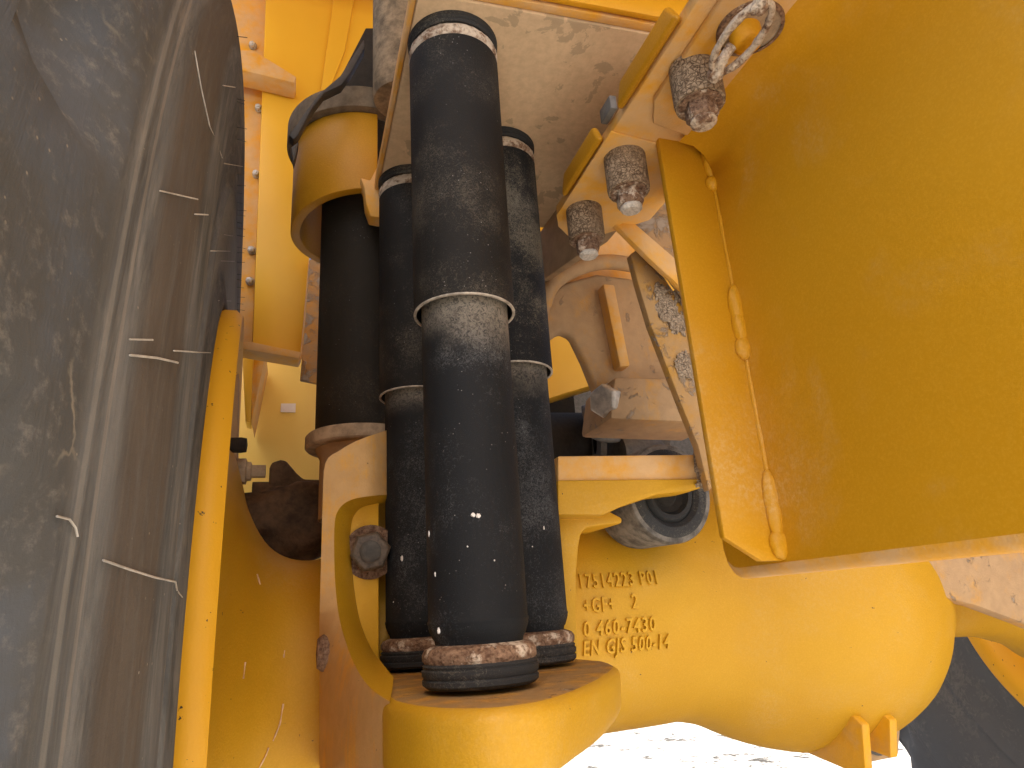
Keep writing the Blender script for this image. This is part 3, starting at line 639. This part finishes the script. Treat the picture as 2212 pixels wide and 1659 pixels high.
# ------------------------------------------------------------------ dark drive parts behind
dk = thing('driveshaft_joint', 'dark greasy driveshaft joint and hoses seen through the gap', 'driveshaft', at(1300, 940, 'y', 2.2))
g = lambda x, y, d=2.2: at(x, y, 'y', d)
obj('shaft', lathe(nb(), [(0, 0), (.13, 0), (.135, .05), (.135, .5), (0, .5)], g(1215, 960, 2.3)+Vector((-.25, 0, -.02)), (1, .2, .08), 40), 'dark', dk)
obj('flange', lathe(nb(), [(.05, 0), (.15, 0), (.152, .02), (.05, .02)], g(1285, 950, 2.15), (1, -.3, -.05), 40), 'dark2', dk)
for a in range(0, 360, 60):
    u, v = frame_of((1, -.3, -.05)); obj('flange_bolt', hexhead(nb(), g(1285, 950, 2.15)+u*(.115*math.cos(math.radians(a)))+v*(.115*math.sin(math.radians(a))), (-1, .3, .05), .016, .022), 'dark2', dk)
obj('yoke', lathe(nb(), [(0, 0), (.085, 0), (.09, .02), (.085, .16), (.06, .19), (0, .19)], g(1325, 985, 2.1), (1, .1, 0), 32), 'dark2', dk)
obj('brake_hose', sweep(nb(), smoothcurve([g(1262, 880), g(1272, 925, 2.05), g(1292, 945, 2.0), g(1335, 948, 2.05), g(1350, 925)], 6), .011, 10), 'panelgrey', dk)
obj('housing', lathe(nb(), [(.09, 0), (.16, .02), (.17, .05), (.15, .12), (0, .12)], g(1345, 960, 2.3), (1, 0, 0), 40), 'dark2', dk)
bk = thing('gap_backdrop', 'added dark backdrop for the unlit depth at the back of the gap', 'panel', g(1400, 930, 2.9))
obj('panel', box(nb(), (.55, 2.95, .15), (2.4, 3.0, 1.1)), 'panelgrey', bk, bevel=.004)
obj('dark_backdrop', box(nb(), (.30, 2.6, -.1), (1.15, 2.65, 1.2)), 'dark', bk, bevel=.004)  # dark backdrop added to give the gap its unlit depth

# ------------------------------------------------------------------ rear body panels on the left
rp = thing('body_side', 'bright yellow rear body panel with studs and a gusset behind the tyre', 'panel', at(600, 740, 'y', 2.3))
yz_prism([(430, -60), (578, -60), (545, 748), (430, 735)], 2.34, 2.38, 'side_sheet', 'dustp', rp, .004)
yz_prism([(576, -60), (860, -60), (860, 120), (705, 215), (668, 560), (650, 765), (545, 745)], 2.30, 2.36, 'main_sheet', 'bright', rp, .006)
yz_prism([(728, -60), (775, -60), (745, 110), (705, 210), (690, 215)], 2.285, 2.30, 'edge_strip', 'bright', rp, .004)
yz_prism([(668, 560), (690, 560), (676, 690), (660, 770), (650, 770)], 2.27, 2.30, 'edge_strip', 'dustp', rp, .004)
yz_prism([(668, 560), (720, 540), (720, 835), (648, 820), (660, 690)], 2.24, 2.26, 'torn_bracket', 'mudp', rp, .004)
yz_prism([(430, 105), (548, 108), (640, 165), (636, 178), (520, 150), (430, 140)], 2.20, 2.29, 'gusset', 'dustp', rp, .004)
yz_prism([(430, 735), (545, 738), (652, 760), (645, 774), (520, 752), (430, 750)], 2.20, 2.29, 'lower_lip', 'dustp', rp, .004)
for x, y in ((547, 100), (560, 235), (555, 377), (545, 541), (541, 608)):
    bolt(at(x, y, 'y', 2.335), (-.2, -1, -.2), .012, .018, rp, mats=('zinc', 'dirtsteel', 'zinc'), name='stud')
lp_ = thing('lower_panel', 'pale yellow lower panel carrying a small white sticker', 'panel', at(620, 1040, 'y', 2.9))
yz_prism([(430, 700), (760, 700), (760, 1240), (430, 1240)], 2.9, 2.95, 'sheet', 'pale', lp_, .006)
yz_prism([(607, 871), (639, 871), (638, 890), (606, 889)], 2.893, 2.899, 'sticker', 'sticker', lp_, 0)
yz_prism([(522, 752), (548, 752), (541, 912), (530, 910)], 2.62, 2.72, 'gusset', 'bright', lp_, .003)
yz_prism([(546, 754), (575, 760), (543, 912)], 2.64, 2.89, 'gusset_web', 'dustp', lp_, .003)

# hub parts on the inner side of the near wheel
hb = thing('wheel_brake', 'small brake fittings beside the yellow wheel rim', 'brake', at(520, 1015, 'y', 1.6))
yz_prism([(488, 760), (516, 750), (512, 1030), (480, 1050)], 1.62, 1.66, 'brake_shield', 'castdust', hb, .003)
pp = at(505, 1018, 'y', 1.55)
obj('fitting', lathe(nb(), [(0, 0), (.030, 0), (.030, .035), (.022, .037), (.022, .045), (.015, .047), (.015, .075), (0, .075)], pp+Vector((-.01, 0, 0)), (1, 0, 0), 6), 'dirtsteel', hb, bevel=.001)
obj('plug_cap', lathe(nb(), [(0, 0), (.016, 0), (.017, .02), (.015, .032), (0, .034)], at(498, 961, 'y', 1.5), (1, 0, 0), 16), 'dark', hb)
br = thing('dirt_caked_lever', 'dark brown dirt-caked brake lever above the axle tube', 'lever', at(620, 1110, 'y', 1.75))
obj('lever', prism(nb(), poly_at(((582, 1010), (587, 998), (606, 992), (618, 994), (640, 1020), (655, 1034), (720, 1036), (720, 1090), (560, 1085), (560, 1058), (580, 1050)), 'y', 1.74), (0, .06, 0)), 'brown', br, bevel=.006)
obj('cross_shaft', lathe(nb(), [(0, 0), (.02, 0), (.02, .5), (0, .5)], at(545, 1058, 'y', 1.76), (1, 0, 0), 20), 'brown', br)
obj('dirt_heap', lump(nb(), at(625, 1126, 'y', 1.66), (.16, .05, .09), 2, 4, .2), 'brown', br)

# paint flecks on the lower tubes
def fleck(t, px, py, x, y, r, w, h):
    d = ray(px, py); o = Vector((x, y)); a = d.x**2+d.y**2; b = -2*(d.x*x+d.y*y); c = x*x+y*y-r*r; q = b*b-4*a*c
    if q < 0: return
    p = d*((-b-math.sqrt(q))/(2*a)); obj('paint_fleck', lump(nb(), p, (w, w, h), int(px), 2, .4), 'fleck', t)
for a in ((1022, 1112, .0025, .003), (1033, 1114, .003, .003), (927, 1152, .0012, .004), (948, 1362, .002, .004), (940, 1240, .001, .003), (1010, 1180, .001, .001), (1068, 1210, .001, .001)): fleck(t0, a[0], a[1], .223, .865, .0625, a[2], a[3])
for a in ((1220, 1245, .002, .003), (1232, 1332, .004, .005), (1175, 1140, .0012, .003), (1150, 1180, .001, .001)): fleck(t1, a[0], a[1], .372, 1.106, .0625, a[2], a[3])
for a in ((868, 1206, .0025, .0055), (850, 1300, .001, .001)): fleck(t2, a[0], a[1], .220, 1.261, .0625, a[2], a[3])
from mathutils.bvhtree import BVHTree
_ab = [c for c in ax.children if c.name.startswith('casting_body')][0]; _o = origin(ax)
_abv = BVHTree.FromPolygons([v.co+_o for v in _ab.data.vertices], [list(p.vertices) for p in _ab.data.polygons])
for line in (((612, 1520), (608, 1545), (604, 1565), (590, 1600)), ((580, 1615), (575, 1630), (560, 1659)), ((530, 1430), (526, 1465)), ((556, 1240), (562, 1262)), ((615, 1405), (613, 1420))):
    pts = [_abv.ray_cast(Vector((0, 0, 0)), ray(*q).normalized())[0] for q in line]
    if all(p is not None for p in pts):
        pts = smoothcurve([p*.9985 for p in pts], 5); obj('paint_scuff', sweep(nb(), pts, [.0011*random.uniform(.5, 1.5) for _ in pts], 5), 'scuff', ax)
